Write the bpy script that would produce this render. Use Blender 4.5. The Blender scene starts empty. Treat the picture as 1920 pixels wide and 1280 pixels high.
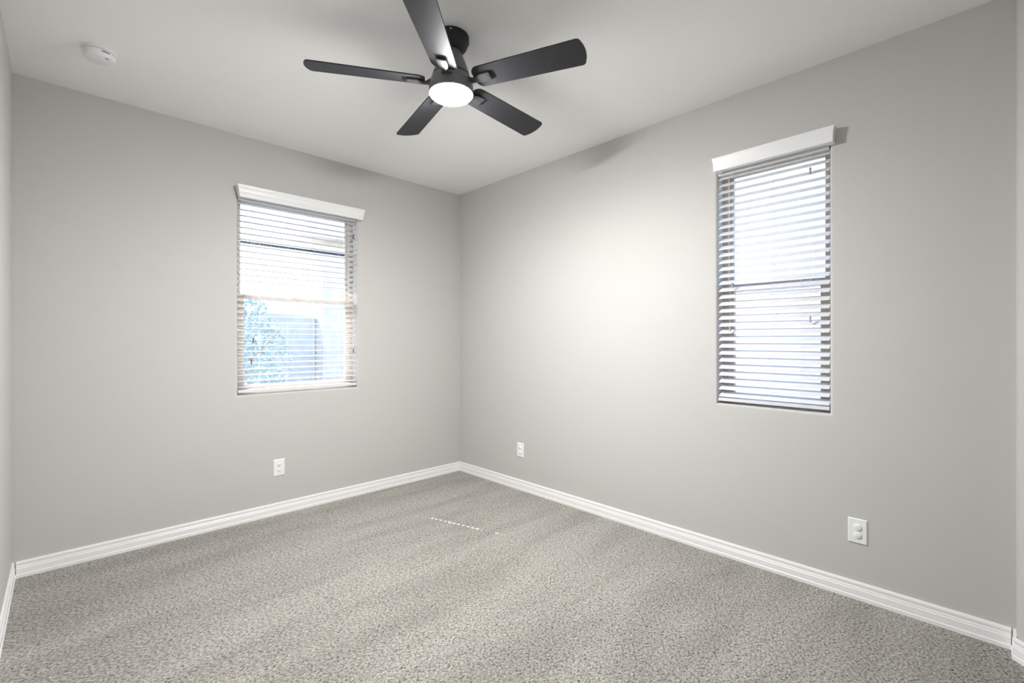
import bpy, bmesh, math, random
from mathutils import Vector, Matrix

random.seed(7)
C = bpy.context.scene.collection
SC = bpy.context.scene
R = math.radians

# ------------------------------------------------------------------ camera, sky, sun, exposure
CAM_H = 1.289
YAW = 45.86                                   # forward direction, degrees from +X (along the back wall)
cam_d = bpy.data.cameras.new('camera')
cam = bpy.data.objects.new('camera', cam_d); C.objects.link(cam)
cam_d.sensor_fit = 'HORIZONTAL'; cam_d.sensor_width = 36.0
cam_d.lens = 871.6 / 1920 * 36.0
cam_d.shift_y = -0.0005
cam_d.clip_start = 0.02
cam.location = (0, 0, CAM_H)
cam.rotation_euler = (R(90), 0, R(YAW - 90))
SC.camera = cam

world = bpy.data.worlds.new('world'); SC.world = world; world.use_nodes = True
nt = world.node_tree; nt.nodes.clear()
sky = nt.nodes.new('ShaderNodeTexSky'); sky.sky_type = 'NISHITA'
sky.sun_disc = False; sky.sun_elevation = R(47); sky.sun_rotation = R(-17)
sky.air_density = 1.0; sky.dust_density = 0.8; sky.ozone_density = 1.0
bg = nt.nodes.new('ShaderNodeBackground'); bg.inputs['Strength'].default_value = 0.066
wo = nt.nodes.new('ShaderNodeOutputWorld')
nt.links.new(sky.outputs[0], bg.inputs['Color']); nt.links.new(bg.outputs[0], wo.inputs['Surface'])

sun_d = bpy.data.lights.new('sun', 'SUN'); sun_d.energy = 2.0; sun_d.angle = R(0.53); sun_d.color = (1.0, 0.965, 0.92)
sun = bpy.data.objects.new('sun', sun_d); C.objects.link(sun)
sun.location = (-4, 14, 16)
sun_dir = Vector((0.286 * math.cos(R(47)), -0.958 * math.cos(R(47)), -math.sin(R(47))))
sun.rotation_euler = sun_dir.to_track_quat('-Z', 'Y').to_euler()

FAN_LAMP = 66.0                               # emission of the fan's lit diffuser

vs = SC.view_settings
SC.display_settings.display_device = 'sRGB'
vs.view_transform = 'Standard'; vs.look = 'None'; vs.gamma = 1.0; vs.use_curve_mapping = False
vs.exposure = 3.66
cy = SC.cycles
cy.use_denoising = True
cy.max_bounces = 16; cy.diffuse_bounces = 10; cy.glossy_bounces = 6; cy.transparent_max_bounces = 24
cy.sample_clamp_indirect = 12.0
cy.caustics_reflective = False; cy.caustics_refractive = False

# ------------------------------------------------------------------ sizes (metres)
XL, XR, YB, ZC = -0.19, 2.859, 3.695, 2.743    # left wall, right wall, back wall, ceiling
YF = -1.6                                      # far end of the entry recess behind the camera
YS, XS = -0.073, 2.734                         # return wall beside the recess, recess side
WT = 0.17                                      # wall thickness
W1 = (0.895, 1.782, 0.905, 2.345)              # window in back wall: x0 x1 z0 z1
W2 = (0.582, 1.158, 0.912, 2.345)              # window in right wall: y0 y1 z0 z1

# ------------------------------------------------------------------ materials
def mat(name, color=(0.8, 0.8, 0.8), rough=0.5, metal=0.0, spec=0.5, emit=None, estr=0.0, bump=None, trans=0.0, coat=0.0):
    m = bpy.data.materials.new(name); m.use_nodes = True
    t = m.node_tree; p = t.nodes['Principled BSDF']
    p.inputs['Base Color'].default_value = (*color, 1)
    p.inputs['Roughness'].default_value = rough; p.inputs['Metallic'].default_value = metal
    p.inputs['Specular IOR Level'].default_value = spec
    p.inputs['Coat Weight'].default_value = coat
    if emit:
        p.inputs['Emission Color'].default_value = (*emit, 1); p.inputs['Emission Strength'].default_value = estr
    tc = t.nodes.new('ShaderNodeTexCoord')
    if bump:
        scale, strength, dist = bump
        n = t.nodes.new('ShaderNodeTexNoise'); n.inputs['Scale'].default_value = scale; n.inputs['Detail'].default_value = 4
        b = t.nodes.new('ShaderNodeBump'); b.inputs['Strength'].default_value = strength; b.inputs['Distance'].default_value = dist
        t.links.new(tc.outputs['Object'], n.inputs['Vector']); t.links.new(n.outputs['Fac'], b.inputs['Height'])
        t.links.new(b.outputs['Normal'], p.inputs['Normal'])
    return m

def speckle(m, c1, c2, scale, lo=0.35, hi=0.65, detail=3):
    """base colour that varies with noise (pigment, fibres, stucco)"""
    t = m.node_tree; p = t.nodes['Principled BSDF']
    tc = t.nodes.new('ShaderNodeTexCoord')
    n = t.nodes.new('ShaderNodeTexNoise'); n.inputs['Scale'].default_value = scale; n.inputs['Detail'].default_value = detail
    r = t.nodes.new('ShaderNodeValToRGB')
    r.color_ramp.elements[0].position = lo; r.color_ramp.elements[0].color = (*c1, 1)
    r.color_ramp.elements[1].position = hi; r.color_ramp.elements[1].color = (*c2, 1)
    t.links.new(tc.outputs['Object'], n.inputs['Vector']); t.links.new(n.outputs['Fac'], r.inputs['Fac'])
    t.links.new(r.outputs['Color'], p.inputs['Base Color'])
    return m

M_wall = mat('greige wall paint', (0.54, 0.534, 0.522), 0.62, spec=0.35, bump=(38, 0.10, 0.004))
M_ceil = mat('ceiling paint', (0.90, 0.898, 0.89), 0.75, spec=0.25, bump=(38, 0.10, 0.004))
M_trim = mat('white trim paint', (0.86, 0.86, 0.86), 0.32)
M_blind = mat('white blind vinyl', (0.74, 0.745, 0.76), 0.38)
M_valance = mat('white valance vinyl', (0.84, 0.85, 0.86), 0.35)
M_cord = mat('white cord', (0.75, 0.75, 0.76), 0.8)
M_tassel = mat('grey tassel plastic', (0.12, 0.13, 0.15), 0.4)
M_tassel2 = mat('pale tassel plastic', (0.42, 0.45, 0.52), 0.35)
M_frame = mat('almond window vinyl', (0.56, 0.50, 0.46), 0.4)
M_muntin = mat('dark bar', (0.07, 0.10, 0.15), 0.4)
M_black = mat('black satin fan paint', (0.042, 0.043, 0.048), 0.50, spec=0.12)
M_housing = mat('glow-lightened fan housing', (0.17, 0.17, 0.178), 0.40, spec=0.5)  # dark finish greyed so the colour carries the bloom around the lamp
M_bracket = mat('dark fan bracket', (0.05, 0.05, 0.053), 0.45, spec=0.35)
M_screw = mat('steel screw', (0.75, 0.75, 0.75), 0.25, metal=1.0)
M_diff = mat('lit fan diffuser', (0.9, 0.9, 0.9), 0.5, emit=(1.0, 0.99, 0.97), estr=FAN_LAMP)
M_plate = mat('white outlet plastic', (0.84, 0.85, 0.85), 0.3)
M_slot = mat('dark slot', (0.03, 0.03, 0.03), 0.6)
M_det = mat('white detector plastic', (0.83, 0.83, 0.84), 0.42)
M_stucco = speckle(mat('neighbour stucco', (0.7, 0.6, 0.5), 0.9, bump=(30, 0.4, 0.01)), (0.68, 0.635, 0.59), (0.78, 0.735, 0.69), 6)
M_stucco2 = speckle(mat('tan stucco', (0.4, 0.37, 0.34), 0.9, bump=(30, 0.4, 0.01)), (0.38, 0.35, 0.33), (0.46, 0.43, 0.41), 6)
M_fence = speckle(mat('block fence', (0.4, 0.4, 0.42), 0.9, bump=(40, 0.3, 0.01)), (0.56, 0.575, 0.60), (0.64, 0.65, 0.67), 9)
M_gravel = speckle(mat('gravel', (0.5, 0.44, 0.38), 0.95, bump=(60, 0.6, 0.02)), (0.21, 0.195, 0.175), (0.30, 0.28, 0.26), 40)
M_leaf = speckle(mat('leaf', (0.1, 0.2, 0.15), 0.6), (0.26, 0.38, 0.41), (0.40, 0.52, 0.53), 3)
M_bark = mat('bark', (0.42, 0.38, 0.34), 0.9, bump=(25, 0.5, 0.01))

def glass():
    m = bpy.data.materials.new('window glass'); m.use_nodes = True; t = m.node_tree; t.nodes.clear()
    o = t.nodes.new('ShaderNodeOutputMaterial'); mx = t.nodes.new('ShaderNodeMixShader')
    a = t.nodes.new('ShaderNodeBsdfTransparent'); a.inputs[0].default_value = (0.96, 0.975, 0.975, 1)
    g = t.nodes.new('ShaderNodeBsdfGlossy'); g.inputs['Roughness'].default_value = 0.02
    f = t.nodes.new('ShaderNodeLayerWeight'); f.inputs['Blend'].default_value = 0.5
    pw = t.nodes.new('ShaderNodeMath'); pw.operation = 'POWER'; pw.inputs[1].default_value = 5.0
    ma = t.nodes.new('ShaderNodeMath'); ma.operation = 'MULTIPLY_ADD'; ma.inputs[1].default_value = 0.9; ma.inputs[2].default_value = 0.04
    t.links.new(f.outputs['Facing'], pw.inputs[0]); t.links.new(pw.outputs[0], ma.inputs[0])
    t.links.new(ma.outputs[0], mx.inputs[0]); t.links.new(a.outputs[0], mx.inputs[1]); t.links.new(g.outputs[0], mx.inputs[2])
    t.links.new(mx.outputs[0], o.inputs['Surface'])
    return m
M_glass = glass()

def carpet():
    m = bpy.data.materials.new('cut pile carpet'); m.use_nodes = True; t = m.node_tree; p = t.nodes['Principled BSDF']
    p.inputs['Roughness'].default_value = 0.95; p.inputs['Specular IOR Level'].default_value = 0.1
    p.inputs['Sheen Weight'].default_value = 0.15; p.inputs['Sheen Roughness'].default_value = 0.5
    L = t.links.new
    tc = t.nodes.new('ShaderNodeTexCoord')
    def noise(scale, detail, rough=0.5, vec=None, dist=0.0):
        n = t.nodes.new('ShaderNodeTexNoise'); n.inputs['Scale'].default_value = scale; n.inputs['Detail'].default_value = detail
        n.inputs['Roughness'].default_value = rough; n.inputs['Distortion'].default_value = dist
        L(vec or tc.outputs['Object'], n.inputs['Vector']); return n
    def ramp(src, stops):
        r = t.nodes.new('ShaderNodeValToRGB'); e = r.color_ramp.elements
        e[0].position, e[0].color = stops[0][0], (*stops[0][1], 1)
        e[1].position, e[1].color = stops[-1][0], (*stops[-1][1], 1)
        for pos, c in stops[1:-1]:
            k = e.new(pos); k.color = (*c, 1)
        L(src, r.inputs['Fac']); return r
    # yarn: flecked fibres in short ridges across the pile direction, shade between tufts painted dark
    my = t.nodes.new('ShaderNodeMapping'); my.inputs['Rotation'].default_value = (0, 0, R(44)); my.inputs['Scale'].default_value = (0.85, 1.12, 1)
    L(tc.outputs['Object'], my.inputs['Vector'])
    clump = noise(105, 2, 0.5, my.outputs['Vector'], 0.5)
    fine = noise(280, 3, 0.7)
    yarn = t.nodes.new('ShaderNodeMix'); yarn.data_type = 'FLOAT'; yarn.inputs['Factor'].default_value = 0.50
    L(clump.outputs['Fac'], yarn.inputs[2]); L(fine.outputs['Fac'], yarn.inputs[3])
    yfac = yarn.outputs[0]
    col = ramp(yfac, [(0.385, (0.05, 0.046, 0.039)), (0.452, (0.285, 0.270, 0.242)), (0.525, (0.465, 0.448, 0.412)), (0.64, (0.71, 0.692, 0.648))])
    # brushed pile: vacuum strokes lay the yarn one way or the other
    mp = t.nodes.new('ShaderNodeMapping'); mp.inputs['Rotation'].default_value = (0, 0, R(12)); mp.inputs['Scale'].default_value = (0.55, 2.6, 1)
    L(tc.outputs['Object'], mp.inputs['Vector'])
    st = noise(1.6, 3, 0.55, mp.outputs['Vector'], 0.6)
    sr = ramp(st.outputs['Fac'], [(0.36, (0.85, 0.845, 0.835)), (0.62, (1.07, 1.07, 1.07))])
    mul = t.nodes.new('ShaderNodeMix'); mul.data_type = 'RGBA'; mul.blend_type = 'MULTIPLY'; mul.inputs['Factor'].default_value = 1.0
    L(col.outputs['Color'], mul.inputs[6]); L(sr.outputs['Color'], mul.inputs[7])
    L(mul.outputs[2], p.inputs['Base Color'])
    b = t.nodes.new('ShaderNodeBump'); b.inputs['Strength'].default_value = 1.0; b.inputs['Distance'].default_value = 0.012
    L(yfac, b.inputs['Height']); L(b.outputs['Normal'], p.inputs['Normal'])
    return m
M_carpet = carpet()

# ------------------------------------------------------------------ mesh helpers
def obj(name, bm, m, parent=None, smooth=False, bevel=0.0, seg=2):
    if bevel > 0:
        es = [e for e in bm.edges if len(e.link_faces) == 2 and e.calc_face_angle(0) > R(35)]
        if es:
            bmesh.ops.bevel(bm, geom=es, offset=bevel, segments=seg, profile=0.6, affect='EDGES', clamp_overlap=True)
    bmesh.ops.recalc_face_normals(bm, faces=bm.faces[:])
    me = bpy.data.meshes.new(name); bm.to_mesh(me); bm.free()
    if m: me.materials.append(m)
    if smooth:
        for f in me.polygons: f.use_smooth = True
        me.set_sharp_from_angle(angle=R(38))
    o = bpy.data.objects.new(name, me); C.objects.link(o)
    if parent: o.parent = parent
    return o

def tag(o, label, cat, group=None):
    o['label'] = label; o['category'] = cat
    if group: o['group'] = group
    return o

def thing(name, label, cat, loc=(0, 0, 0), rotz=0.0, group=None):
    o = bpy.data.objects.new(name, None); C.objects.link(o)
    o.empty_display_size = 0.05
    o.location = loc; o.rotation_euler = (0, 0, rotz)
    return tag(o, label, cat, group)

def structure(o, label=None, cat=None):
    o['kind'] = 'structure'
    if label: o['label'] = label
    if cat: o['category'] = cat
    return o

def copy_part(src, parent):
    c = src.copy(); C.objects.link(c); c.parent = parent
    for ch in list(src.children):
        d = ch.copy(); C.objects.link(d); d.parent = c
    return c

def box(bm, a, b, M=None):
    x0, y0, z0 = a; x1, y1, z1 = b
    vv = [Vector(p) for p in ((x0, y0, z0), (x1, y0, z0), (x1, y1, z0), (x0, y1, z0), (x0, y0, z1), (x1, y0, z1), (x1, y1, z1), (x0, y1, z1))]
    if M: vv = [M @ v for v in vv]
    v = [bm.verts.new(p) for p in vv]
    for f in ((0, 3, 2, 1), (4, 5, 6, 7), (0, 1, 5, 4), (1, 2, 6, 5), (2, 3, 7, 6), (3, 0, 4, 7)):
        bm.faces.new([v[i] for i in f])

def tube(bm, pts, r, n=8, caps=True):
    pts = [Vector(p) for p in pts]; rings = []
    for i, p in enumerate(pts):
        d = (pts[min(i + 1, len(pts) - 1)] - pts[max(i - 1, 0)]).normalized()
        u = d.orthogonal().normalized() if i == 0 else (rings_u - d * rings_u.dot(d)).normalized()
        rings_u = u; w = d.cross(u); rr = r[i] if isinstance(r, (list, tuple)) else r
        rings.append([bm.verts.new(p + (u * math.cos(2 * math.pi * k / n) + w * math.sin(2 * math.pi * k / n)) * rr) for k in range(n)])
    for a, b in zip(rings, rings[1:]):
        for k in range(n): bm.faces.new((a[k], a[(k + 1) % n], b[(k + 1) % n], b[k]))
    if caps:
        bm.faces.new(list(reversed(rings[0]))); bm.faces.new(rings[-1])

def lathe(bm, prof, n=64, c=(0, 0, 0)):
    rings = []
    for r, z in prof:
        if r < 1e-6: rings.append([bm.verts.new((c[0], c[1], c[2] + z))])
        else: rings.append([bm.verts.new((c[0] + r * math.cos(2 * math.pi * k / n), c[1] + r * math.sin(2 * math.pi * k / n), c[2] + z)) for k in range(n)])
    for a, b in zip(rings, rings[1:]):
        for k in range(n):
            k2 = (k + 1) % n
            if len(a) == 1 and len(b) == 1: break
            if len(a) == 1: bm.faces.new((a[0], b[k2], b[k]))
            elif len(b) == 1: bm.faces.new((a[k], a[k2], b[0]))
            else: bm.faces.new((a[k], a[k2], b[k2], b[k]))

def prism(bm, poly, z0, z1):
    a = [bm.verts.new((x, y, z0)) for x, y in poly]; b = [bm.verts.new((x, y, z1)) for x, y in poly]
    n = len(poly)
    bm.faces.new(list(reversed(a))); bm.faces.new(b)
    for i in range(n): bm.faces.new((a[i], a[(i + 1) % n], b[(i + 1) % n], b[i]))

def sweep(bm, path, prof):
    """sweep a profile (offset to the left of the path, height) along a plan path with mitred corners"""
    n = len(path); cols = []
    for i, p in enumerate(path):
        p = Vector(p)
        d0 = (p - Vector(path[i - 1])).normalized() if i > 0 else None
        d1 = (Vector(path[i + 1]) - p).normalized() if i < n - 1 else None
        if d0 is None: d0 = d1
        if d1 is None: d1 = d0
        n0 = Vector((-d0.y, d0.x)); n1 = Vector((-d1.y, d1.x))
        mt = (n0 + n1).normalized(); mt = mt / max(0.3, mt.dot(n0))
        cols.append([bm.verts.new((p.x + mt.x * t, p.y + mt.y * t, z)) for t, z in prof])
    k = len(prof)
    for a, b in zip(cols, cols[1:]):
        for j in range(k): bm.faces.new((a[j], a[(j + 1) % k], b[(j + 1) % k], b[j]))
    bm.faces.new(cols[0]); bm.faces.new(list(reversed(cols[-1])))

# ------------------------------------------------------------------ room shell
def wall_with_hole(fn, u0, u1, z0, z1, hole, th, r=0.018):
    """fn(u, d, z) -> world point, d = distance into the wall from the room face; rounded drywall returns round the hole"""
    bm = bmesh.new(); h0, h1, k0, k1 = hole
    def ring(off, d): return [bm.verts.new(fn(u, d, z)) for u, z in ((h0 - off, k0 - off), (h1 + off, k0 - off), (h1 + off, k1 + off), (h0 - off, k1 + off))]
    fo = [bm.verts.new(fn(u, 0, z)) for u, z in ((u0, z0), (u1, z0), (u1, z1), (u0, z1))]
    bo = [bm.verts.new(fn(u, th, z)) for u, z in ((u0, z0), (u1, z0), (u1, z1), (u0, z1))]
    rings = []
    for i in range(7):
        a = math.pi / 2 * i / 6
        rings.append(ring(r * (1 - math.sin(a)), r * (1 - math.cos(a))))
    rings.append(ring(0, th))
    def strip(a, b):
        for i in range(4): bm.faces.new((a[i], a[(i + 1) % 4], b[(i + 1) % 4], b[i]))
    strip(fo, rings[0])
    for a, b in zip(rings, rings[1:]): strip(a, b)
    strip(rings[-1], bo); strip(bo, fo)
    return bm

def fn_back(u, d, z): return (u, YB + d, z)
def fn_right(u, d, z): return (XR + d, u, z)

structure(obj('wall_back', wall_with_hole(fn_back, XL - WT, XR + WT, -0.05, ZC + 0.05, W1, WT), M_wall, smooth=True),
          'greige back wall with the wider window, left half of the photo', 'wall')
structure(obj('wall_right', wall_with_hole(fn_right, YF - WT, YB, -0.05, ZC + 0.05, W2, WT), M_wall, smooth=True),
          'greige right wall with the tall narrow window', 'wall')
bm = bmesh.new(); box(bm, (XL - WT, YF - WT, -0.05), (XL, YB, ZC + 0.05))
structure(obj('wall_left', bm, M_wall), 'greige left wall, a thin sliver at the left edge', 'wall')
# return wall with a rounded corner beside the entry recess, and the end of the recess behind the camera
bm = bmesh.new()
rr = 0.07
poly = [(XR, YS)] + [(XS + rr - rr * math.sin(R(a)), YS - rr + rr * math.cos(R(a))) for a in range(0, 91, 9)] + [(XS, YF), (XR, YF)]
prism(bm, poly, 0, ZC)
box(bm, (XL - WT, YF - WT, -0.05), (XR, YF, ZC + 0.05))
structure(obj('wall_front', bm, M_wall, smooth=True), 'greige return wall with a rounded corner at the right edge', 'wall')
bm = bmesh.new(); box(bm, (XL - WT, YF - WT, -0.12), (XR + WT, YB + WT, 0.0))
structure(obj('floor', bm, M_carpet), 'wall-to-wall grey beige cut pile carpet', 'floor')
bm = bmesh.new(); box(bm, (XL - WT, YF - WT, ZC), (XR + WT, YB + WT, ZC + 0.15))
structure(obj('ceiling', bm, M_ceil), 'smooth off-white ceiling', 'ceiling')

BP = [(0, 0), (0.0145, 0), (0.0145, 0.017), (0.0120, 0.0195), (0.0120, 0.050), (0.0100, 0.0525), (0.0100, 0.0600), (0.0082, 0.0625),
      (0.0082, 0.0700), (0.0095, 0.0725), (0.0095, 0.0800), (0.0065, 0.0880), (0, 0.0880)]
def baseboard(name, path, label):
    bm = bmesh.new(); sweep(bm, path, BP)
    return structure(obj(name, bm, M_trim), label, 'baseboard')
baseboard('baseboard_back', [(XR - 0.0146, YB), (XL + 0.0146, YB)], 'white grooved baseboard along the back wall')
baseboard('baseboard_right', [(XR, YS + 0.0146), (XR, YB)], 'white grooved baseboard along the right wall')
baseboard('baseboard_left', [(XL, YB), (XL, YF)], 'white grooved baseboard along the left wall, by the left edge')
cch = rr * (2 - math.sqrt(2))                   # 45 degree piece across the rounded corner
baseboard('baseboard_front', [(XS, YF), (XS, YS - cch), (XS + cch, YS), (XR, YS)], 'white baseboard turning the rounded corner at the right edge')

# ------------------------------------------------------------------ windows (single hung, vinyl frame)
def make_window(name, fn, hole, label, muntin_z=None):
    h0, h1, k0, k1 = hole; zm = 1.632
    root = bpy.data.objects.new(name, None); C.objects.link(root)
    structure(root, label, 'window')
    def B(bm, u0, u1, d0, d1, z0, z1):
        p = fn(u0, d0, z0); q = fn(u1, d1, z1)
        box(bm, tuple(min(a, b) for a, b in zip(p, q)), tuple(max(a, b) for a, b in zip(p, q)))
    bm = bmesh.new(); f = 0.028; d0, d1 = 0.095, 0.168
    B(bm, h0, h0 + f, d0, d1, k0, k1); B(bm, h1 - f, h1, d0, d1, k0, k1)
    B(bm, h0 + f, h1 - f, d0, d1, k0, k0 + f); B(bm, h0 + f, h1 - f, d0, d1, k1 - f, k1)
    obj('frame', bm, M_frame, root, bevel=0.003, seg=1)
    # lower sash in the inner track
    bm = bmesh.new(); s = 0.034; a0, a1 = h0 + f, h1 - f; e0, e1 = 0.100, 0.128
    B(bm, a0, a0 + s, e0, e1, k0 + f, zm); B(bm, a1 - s, a1, e0, e1, k0 + f, zm)
    B(bm, a0 + s, a1 - s, e0, e1, k0 + f, k0 + f + s); B(bm, a0 + s, a1 - s, e0 - 0.006, e1, zm - 0.036, zm)
    ls = obj('lower_sash', bm, M_frame, root, bevel=0.003, seg=1)
    bm = bmesh.new(); B(bm, a0 + s, a1 - s, 0.112, 0.117, k0 + f + s, zm - 0.036); obj('pane', bm, M_glass, ls)
    bm = bmesh.new(); B(bm, (h0 + h1) / 2 - 0.02, (h0 + h1) / 2 + 0.02, e0 - 0.014, e0 - 0.006, zm - 0.02, zm - 0.004); obj('sash_lock', bm, M_frame, ls, bevel=0.002)
    # fixed upper light in the outer track
    bm = bmesh.new(); e0, e1 = 0.134, 0.158; s = 0.020
    B(bm, a0, a0 + s, e0, e1, zm - 0.03, k1 - f); B(bm, a1 - s, a1, e0, e1, zm - 0.03, k1 - f)
    B(bm, a0 + s, a1 - s, e0, e1, zm - 0.03, zm + 0.004); B(bm, a0 + s, a1 - s, e0, e1, k1 - f - s, k1 - f)
    us = obj('upper_sash', bm, M_frame, root, bevel=0.003, seg=1)
    bm = bmesh.new(); B(bm, a0 + s, a1 - s, 0.144, 0.149, zm + 0.004, k1 - f - s); obj('pane', bm, M_glass, us)
    if muntin_z:
        bm = bmesh.new(); B(bm, a0 + s, a1 - s, 0.1495, 0.158, muntin_z - 0.009, muntin_z + 0.009); obj('glazing_bar', bm, M_muntin, us)
    return root
make_window('window_1', fn_back, W1, 'almond framed single hung window in the back wall', 2.02)
make_window('window_2', fn_right, W2, 'almond framed single hung window in the right wall')

# ------------------------------------------------------------------ blinds
def slat_mesh(L, slot=None):
    """crowned slat along local X, chord along Y (room side is -Y)"""
    bm = bmesh.new(); hw = 0.025; th = 0.0028
    us = [-hw, -hw + 0.001, -0.0175, -0.010, 0.0, 0.010, 0.0175, hw - 0.001, hw]
    crown = lambda u: 0.0022 * (1 - (u / hw) ** 2)
    xs = [0, L] if slot is None else [0, slot - 0.0065, slot + 0.0065, L]
    top = [[bm.verts.new((x, u, crown(u) + (th / 2 if 0 < j < len(us) - 1 else th * 0.15))) for j, u in enumerate(us)] for x in xs]
    bot = [[bm.verts.new((x, u, crown(u) - (th / 2 if 0 < j < len(us) - 1 else th * 0.15))) for j, u in enumerate(us)] for x in xs]
    n = len(us)
    for i in range(len(xs) - 1):
        hole = slot is not None and i == 1
        for j in range(n - 1):
            if hole and 3 <= j <= 4: continue
            bm.faces.new((top[i][j], top[i + 1][j], top[i + 1][j + 1], top[i][j + 1]))
            bm.faces.new((bot[i][j], bot[i][j + 1], bot[i + 1][j + 1], bot[i + 1][j]))
        bm.faces.new((top[i][0], bot[i][0], bot[i + 1][0], top[i + 1][0]))
        bm.faces.new((top[i][-1], top[i + 1][-1], bot[i + 1][-1], bot[i][-1]))
        if hole:
            for j in (3, 5): bm.faces.new((top[i][j], top[i + 1][j], bot[i + 1][j], bot[i][j]))
            for j in (3, 4):
                for ii in (i, i + 1): bm.faces.new((top[ii][j], top[ii][j + 1], bot[ii][j + 1], bot[ii][j]))
    for i in (0, len(xs) - 1):
        bm.faces.new([top[i][j] for j in range(n)] + [bot[i][j] for j in reversed(range(n))])
    return bm

def tassel_bm(z, x, y, s=1.0):
    bm = bmesh.new()
    lathe(bm, [(0, 0.016 * s), (0.0035 * s, 0.016 * s), (0.0058 * s, 0.012 * s), (0.0052 * s, 0.004 * s), (0.0036 * s, -0.001 * s), (0.0042 * s, -0.006 * s), (0.0068 * s, -0.014 * s), (0.0060 * s, -0.016 * s), (0, -0.016 * s)], 14, (x, y, z))
    return bm

def make_blind(label, loc, rotz, L, vl, vr, z0, ztop, tilts, slot, ladders, cords, prof, mtas):
    """local frame: X along the wall (left to right as seen from the room), -Y into the room, wall face at y = 0"""
    root = thing('window_blind', label, 'blind', loc, rotz)
    # valance across the front of the opening, with returned ends
    bm = bmesh.new()
    path = [(vr, -0.001), (vr, -0.022), (vl, -0.022), (vl, -0.001)]
    sweep(bm, path, prof)
    va = obj('valance', bm, M_valance, root, smooth=True)
    bm = bmesh.new(); box(bm, (0.004, 0.006, 2.288), (L - 0.004, 0.060, 2.340)); obj('head_rail', bm, M_blind, root, bevel=0.003)
    zb = z0 + 0.016
    bm = bmesh.new(); box(bm, (0.004, 0.010, zb), (L - 0.004, 0.060, zb + 0.018)); obj('bottom_rail', bm, M_blind, root, bevel=0.005, seg=3)
    # slats
    first = None
    zs = []; z = zb + 0.018 + 0.020
    while z < ztop: zs.append(z); z += 0.0423
    for z in zs:
        if first is None:
            s = first = obj('slat', slat_mesh(L - 0.010, slot), M_blind, root, smooth=True)
        else: s = copy_part(first, root)
        s.location = (0.005, 0.035, z)
        t = tilts(z) + random.uniform(-0.8, 0.8)
        s.rotation_euler = (R(t), 0, 0)
    # string ladders
    for x in ladders:
        bm = bmesh.new()
        for dx, y in ((-0.004, 0.0075), (0.004, 0.0625)):
            tube(bm, [(x + dx, y, zb + 0.016), (x + dx, y, 2.292)], 0.0007, 6)
        tube(bm, [(x, 0.0075, zb - 0.001), (x, 0.035, zb - 0.002), (x, 0.0625, zb - 0.001)], 0.0009, 6)
        obj('ladder_cord', bm, M_cord, root)
    # pull cords
    for kind, x, zt, conn in cords:
        y = -0.004
        bm = bmesh.new(); pts = [(x, y, zt + 0.014), (x + 0.0015, y, (zt + 2.29) / 2), (x, y, 2.292), (x, 0.010, 2.297)]
        tube(bm, pts, 0.0008, 6)
        c = obj(kind, bm, M_cord, root)
        obj('tassel', tassel_bm(zt, x, y), mtas, c, smooth=True)
        if conn: obj('cord_connector', tassel_bm(conn, x, y, 1.15), mtas, c, smooth=True)
    return root

def shift(pts): return [(a, b) for a, b in pts]
PROF_CROWN = [(0, 2.297), (0.028, 2.297), (0.031, 2.301), (0.031, 2.312), (0.0335, 2.3145), (0.0335, 2.322), (0.036, 2.325), (0.037, 2.340), (0.039, 2.354), (0.043, 2.366), (0.044, 2.372), (0.044, 2.380), (0, 2.380)]
PROF_PLAIN = [(0, 2.300), (0.030, 2.300), (0.033, 2.303), (0.0335, 2.330), (0.035, 2.352), (0.038, 2.366), (0.040, 2.374), (0.039, 2.380), (0, 2.380)]
make_blind('white horizontal blind with open flat slats and a stepped valance on the back wall', (W1[0], YB, 0), 0.0, W1[1] - W1[0], 0.029, 0.8796,
           W1[2], 2.285, lambda z: 2.0, 1.672 - W1[0] - 0.005, [0.15, 0.345, 0.545, 0.742],
           [('tilt_cord', 0.098, 1.292, None), ('tilt_cord', 0.085, 1.142, None), ('lift_cord', 0.850, 1.207, 2.155)], PROF_CROWN, M_tassel)
make_blind('tall narrow white horizontal blind with tilted slats and a plain valance on the right wall', (XR, W2[1], 0), R(-90), W2[1] - W2[0], 0.032, 0.567,
           W2[2], 2.285, lambda z: 32.0 + 3.0 * max(0.0, (z - 1.4) / 0.9), None, [0.165, 0.305, 0.449],
           [('tilt_cord', 0.090, 1.618, None), ('tilt_cord', 0.076, 1.363, None), ('lift_cord', 0.489, 1.405, 2.192)], PROF_PLAIN, M_tassel2)

# ------------------------------------------------------------------ ceiling fan
FX, FY, FZ = 1.342, 1.801, 2.522
fan = thing('ceiling_fan', 'black five-blade ceiling fan with a round lit lamp', 'ceiling fan', (FX, FY, ZC))
def zf(z): return z - ZC
bm = bmesh.new(); lathe(bm, [(0, 0), (0.084, 0), (0.085, -0.002), (0.085, -0.024), (0.082, -0.028), (0.080, -0.029), (0.079, -0.036), (0.075, -0.048), (0.066, -0.060), (0.054, -0.068), (0.038, -0.073), (0, -0.073)], 72)
can = obj('canopy', bm, M_black, fan, smooth=True)
for a in (-128, 52):
    bm = bmesh.new()
    d = Vector((math.cos(R(a)), math.sin(R(a)), 0)); p = d * 0.084 + Vector((0, 0, -0.013))
    tube(bm, [p, p + d * 0.002, p + d * 0.0035], [0.0042, 0.0042, 0.0025], 12)
    obj('screw', bm, M_screw, can, smooth=True)
bm = bmesh.new()
lathe(bm, [(0, -0.070), (0.044, -0.070), (0.047, -0.074), (0.054, -0.088), (0.064, -0.112), (0.074, -0.138), (0.082, -0.162), (0.087, -0.182), (0.0885, -0.186), (0, -0.186)], 72)
obj('motor_housing', bm, M_housing, fan, smooth=True)
bm = bmesh.new()
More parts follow.
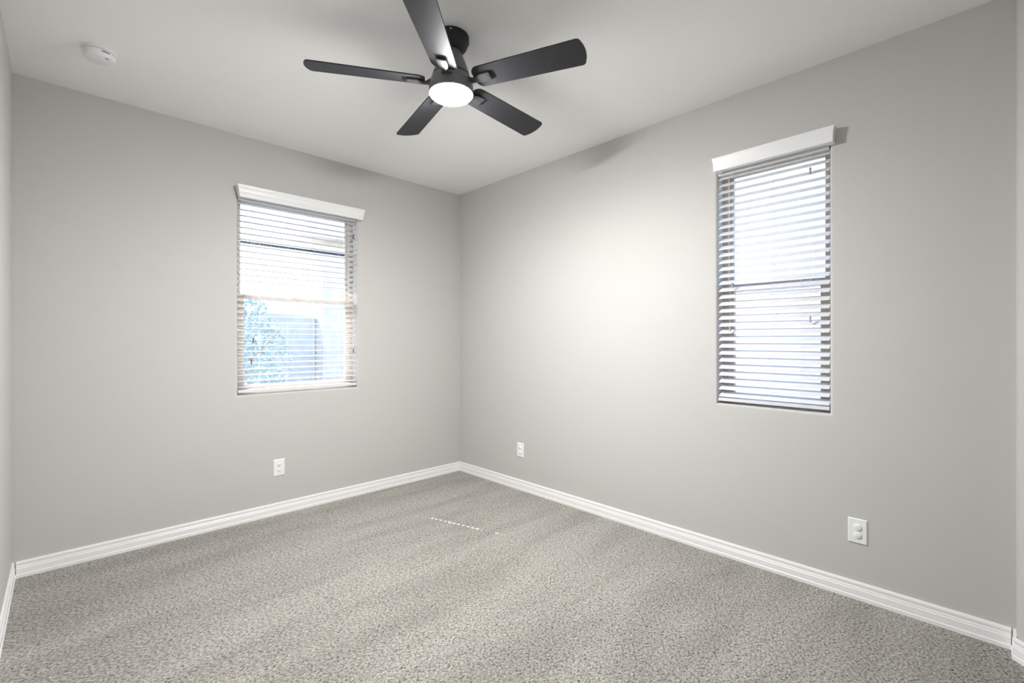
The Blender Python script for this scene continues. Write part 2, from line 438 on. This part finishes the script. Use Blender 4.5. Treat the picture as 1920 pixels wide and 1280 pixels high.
lathe(bm, [(0, -0.190), (0.0865, -0.190), (0.0885, -0.192), (0.092, -0.200), (0.098, -0.212), (0.1035, -0.226), (0.1055, -0.240), (0.1055, -0.272), (0.1045, -0.2742), (0.1025, -0.2745), (0.1022, -0.272), (0, -0.271)], 72)
obj('lamp_collar', bm, M_housing, fan, smooth=True)
bm = bmesh.new()
lathe(bm, [(0, -0.2715), (0.1010, -0.2715), (0.1013, -0.2745), (0.0975, -0.2812), (0.0865, -0.2885), (0.068, -0.2950), (0.044, -0.2988), (0.022, -0.3003), (0, -0.3007)], 72)
obj('lamp_diffuser', bm, M_diff, fan, smooth=True)

def blade_bm():
    """outline in local XY (X outward), pitched about X afterwards"""
    r0, r1, w0, w1, th = 0.125, 0.655, 0.060, 0.070, 0.0055
    pts = []
    def corner(cx, cy, rad, a0, a1, n=7):
        for i in range(n):
            a = R(a0 + (a1 - a0) * i / (n - 1)); pts.append((cx + rad * math.cos(a), cy + rad * math.sin(a)))
    corner(r0 + 0.035, -w0 + 0.035, 0.035, 180, 270)
    corner(r1 - 0.030, -w1 + 0.020, 0.020, 270, 350)
    for i in range(1, 6):
        t = i / 6; y = -w1 + 0.016 + t * (2 * w1 - 0.032); pts.append((r1 - 0.0095 + 0.010 * (1 - (2 * t - 1) ** 2), y))
    corner(r1 - 0.030, w1 - 0.020, 0.020, 10, 90)
    corner(r0 + 0.035, w0 - 0.035, 0.035, 90, 180)
    bm = bmesh.new()
    a = [bm.verts.new((x, y, -th / 2)) for x, y in pts]; b = [bm.verts.new((x, y, th / 2)) for x, y in pts]
    n = len(pts); bm.faces.new(list(reversed(a))); bm.faces.new(b)
    for i in range(n): bm.faces.new((a[i], a[(i + 1) % n], b[(i + 1) % n], b[i]))
    return bm

def bracket_bm(P):
    """arm leaving the collar, dropping under the blade and flaring to a plate beneath it"""
    bm = bmesh.new()
    st = [(0.085, 0.030, -0.004, 0.009, 0), (0.104, 0.024, -0.006, 0.009, 0.25), (0.120, 0.015, -0.012, 0.009, 0.6), (0.138, 0.016, -0.0125, 0.008, 1), (0.160, 0.024, -0.0115, 0.007, 1), (0.203, 0.025, -0.0100, 0.006, 1), (0.209, 0.022, -0.0095, 0.005, 1), (0.211, 0.017, -0.0090, 0.004, 1)]
    rings = []
    for x, w, z, h, k in st:
        q = Matrix.Rotation(P * k, 4, 'X')
        rings.append([bm.verts.new(q @ Vector((x, y, z + dz))) for y, dz in ((-w, h / 2), (-w, -h * 0.25), (-w * 0.75, -h / 2), (w * 0.75, -h / 2), (w, -h * 0.25), (w, h / 2))])
    for a, b in zip(rings, rings[1:]):
        for i in range(6): bm.faces.new((a[i], a[(i + 1) % 6], b[(i + 1) % 6], b[i]))
    bm.faces.new(rings[0]); bm.faces.new(list(reversed(rings[-1])))
    return bm
PITCH = R(-13)
b0 = k0 = None
for i in range(5):
    ang = R(149.3 + 72 * i)
    if b0 is None:
        bl = b0 = obj('blade', blade_bm(), M_black, fan, bevel=0.0012, seg=2)
        kb = k0 = obj('blade_bracket', bracket_bm(PITCH), M_bracket, fan, smooth=True)
    else: bl = copy_part(b0, fan); kb = copy_part(k0, fan)
    bl.rotation_euler = (PITCH, 0, ang); bl.location = (0, 0, zf(FZ))
    kb.rotation_euler = (0, 0, ang); kb.location = (0, 0, zf(FZ))

# ------------------------------------------------------------------ smoke detector
sd = thing('smoke_detector', 'round white smoke detector on the ceiling near the left corner', 'smoke detector', (0.138, 3.115, ZC))
bm = bmesh.new(); lathe(bm, [(0, 0), (0.066, 0), (0.068, -0.002), (0.068, -0.010), (0.066, -0.012), (0, -0.012)], 56); obj('mounting_base', bm, M_det, sd, smooth=True)
bm = bmesh.new(); lathe(bm, [(0, -0.0125), (0.060, -0.0125), (0.060, -0.0145), (0.063, -0.015), (0.064, -0.017), (0.0635, -0.034), (0.060, -0.041), (0.053, -0.045), (0.020, -0.0475), (0, -0.048)], 56)
cv = obj('cover', bm, M_det, sd, smooth=True)
def at_ang(a, r, z): return Vector((r * math.cos(R(a)), r * math.sin(R(a)), z))
bm = bmesh.new()
for i in range(7):
    a = -82 + i * 4.2; M4 = Matrix.Translation(at_ang(a, 0.0635, -0.0235)) @ Matrix.Rotation(R(a), 4, 'Z')
    box(bm, (-0.0006, -0.0014, -0.0035), (0.0008, 0.0014, 0.0035), M4)
obj('vent_grille', bm, M_slot, cv)
bm = bmesh.new()
for i in range(3):
    a = -62 + i * 6; M4 = Matrix.Translation(at_ang(a, 0.048, -0.0458)) @ Matrix.Rotation(R(a), 4, 'Z')
    box(bm, (-0.004, -0.0012, -0.0006), (0.004, 0.0012, 0.0006), M4)
obj('sounder_slot', bm, M_slot, cv)
bm = bmesh.new(); lathe(bm, [(0, 0), (0.011, 0), (0.012, -0.001), (0.011, -0.003), (0, -0.0035)], 32, (0.012, -0.004, -0.0472)); obj('test_button', bm, M_det, cv, smooth=True)

# ------------------------------------------------------------------ wall outlets
def outlet(label, loc, rotz, covered):
    root = thing('wall_outlet', label, 'outlet', loc, rotz)          # local -Y faces the room
    bm = bmesh.new(); w, h = 0.0395, 0.0615
    a = [bm.verts.new((x, 0, z)) for x, z in ((-w, -h), (w, -h), (w, h), (-w, h))]
    b = [bm.verts.new((x * 1.0, -0.003, z)) for x, z in ((-w, -h), (w, -h), (w, h), (-w, h))]
    c = [bm.verts.new((x, -0.0062, z)) for x, z in ((-w + 0.004, -h + 0.004), (w - 0.004, -h + 0.004), (w - 0.004, h - 0.004), (-w + 0.004, h - 0.004))]
    for p, q in ((a, b), (b, c)):
        for i in range(4): bm.faces.new((p[i], p[(i + 1) % 4], q[(i + 1) % 4], q[i]))
    bm.faces.new(c); bm.faces.new(list(reversed(a)))
    obj('cover_plate', bm, M_plate, root)
    def disc(z, rx, rz, y0, y1, flat):
        bm = bmesh.new(); n = 36
        pts = []
        for k in range(n):
            t = 2 * math.pi * k / n; x, zz = rx * math.cos(t), rz * math.sin(t)
            if flat: zz = max(-flat, min(flat, zz))
            pts.append((x, zz))
        r0 = [bm.verts.new((x, y0, z + zz)) for x, zz in pts]; r1 = [bm.verts.new((x, y1 + 0.001, z + zz)) for x, zz in pts]; r2 = [bm.verts.new((x * 0.9, y1, z + zz * 0.9)) for x, zz in pts]
        for p, q in ((r0, r1), (r1, r2)):
            for k in range(n): bm.faces.new((p[k], p[(k + 1) % n], q[(k + 1) % n], q[k]))
        bm.faces.new(r2); bm.faces.new(list(reversed(r0)))
        return bm
    for z in (0.0195, -0.0195):
        if covered:
            obj('socket_cap', disc(z, 0.0165, 0.0165, -0.006, -0.0115, 0.0150), M_plate, root, smooth=True)
        else:
            s = obj('socket', disc(z, 0.0172, 0.0172, -0.006, -0.0085, 0.0140), M_plate, root, smooth=True)
            bm = bmesh.new()
            box(bm, (-0.0075, -0.0090, z - 0.001), (-0.0053, -0.0082, z + 0.008)); box(bm, (0.0053, -0.0090, z), (0.0075, -0.0082, z + 0.007))
            tube(bm, [(0, -0.0082, z - 0.0075), (0, -0.0090, z - 0.0075)], 0.0028, 12)
            obj('socket_slot', bm, M_slot, s)
    return root
outlet('white duplex wall outlet with open sockets low on the back wall', (1.166, YB, 0.348), 0, False)
outlet('small white wall outlet with capped sockets on the right wall near the corner', (XR, 2.839, 0.346), R(-90), True)
outlet('white wall outlet with two round socket caps below the narrow right window', (XR, 0.464, 0.340), R(-90), True)

# ------------------------------------------------------------------ outdoors
bm = bmesh.new(); box(bm, (-25, YB + WT, -0.5), (30, 40, -0.15)); box(bm, (XR + WT, -20, -0.5), (30, YB + WT, -0.15))
structure(obj('ground', bm, M_gravel), 'pale gravel yard outside the windows', 'ground')
bm = bmesh.new(); box(bm, (-2.0, YB + WT + 0.001, 2.66), (5.0, YB + WT + 0.78, 2.80))
structure(obj('roof_eave', bm, M_stucco), 'eave of the house above the back wall outside', 'eave')

house = thing('neighbor_house', 'pale stucco house across the yard behind the back window', 'house', (3.2, 8.0, -0.15))
bm = bmesh.new(); box(bm, (0.03, 0, 0), (9.0, 4.0, 3.15)); obj('wall', bm, M_stucco, house)
bm = bmesh.new(); box(bm, (-0.38, -0.35, 3.15), (9.3, 0.6, 4.3))
obj('parapet', bm, M_stucco, house)
bm = bmesh.new(); box(bm, (-6.0, 8.3, -0.15), (3.215, 8.5, 1.68)); box(bm, (-6.0, 8.27, 1.68), (3.215, 8.53, 1.75))
tag(obj('block_fence', bm, M_fence), 'grey block garden wall across the yard', 'garden wall')

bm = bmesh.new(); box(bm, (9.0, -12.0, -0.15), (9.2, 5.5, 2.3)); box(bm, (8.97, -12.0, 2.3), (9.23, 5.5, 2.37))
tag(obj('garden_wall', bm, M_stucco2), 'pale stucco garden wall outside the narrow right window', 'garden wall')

tree = thing('yard_tree', 'blue-green bushy tree outside the lower left of the back window', 'tree', (1.50, 6.3, -0.15))
bm = bmesh.new()
tube(bm, [(0, 0, -0.02), (0.02, 0.03, 0.5), (-0.03, 0, 1.0), (0.02, 0.02, 1.6)], [0.06, 0.05, 0.04, 0.02], 10)
for k in range(6):
    a = k * 2.4; z = 0.5 + 0.12 * k; r = random.uniform(0.35, 0.6)
    tube(bm, [(0, 0, z), (math.cos(a) * r * 0.5, math.sin(a) * r * 0.5, z + 0.2), (math.cos(a) * r, math.sin(a) * r, z + 0.5)], [0.022, 0.015, 0.006], 6)
obj('trunk', bm, M_bark, tree, smooth=True)
bm = bmesh.new()
for k in range(2600):
    u = random.random() ** 0.5; a = random.uniform(0, 6.283); zz = random.uniform(0.15, 1.95)
    rad = (0.22 + 0.40 * math.sin(math.pi * min(1, max(0, (zz - 0.05) / 2.0)))) * u
    c = Vector((math.cos(a) * rad, math.sin(a) * rad, zz)); q = Matrix.Rotation(random.uniform(0, 6.28), 4, Vector((random.uniform(-1, 1), random.uniform(-1, 1), random.uniform(-1, 1))).normalized())
    s = random.uniform(0.025, 0.05)
    bm.faces.new([bm.verts.new(c + q @ Vector(p)) for p in ((-s, 0, 0), (0, -s * 0.4, 0.004), (s, 0, 0), (0, s * 0.4, 0.004))])
obj('foliage', bm, M_leaf, tree)
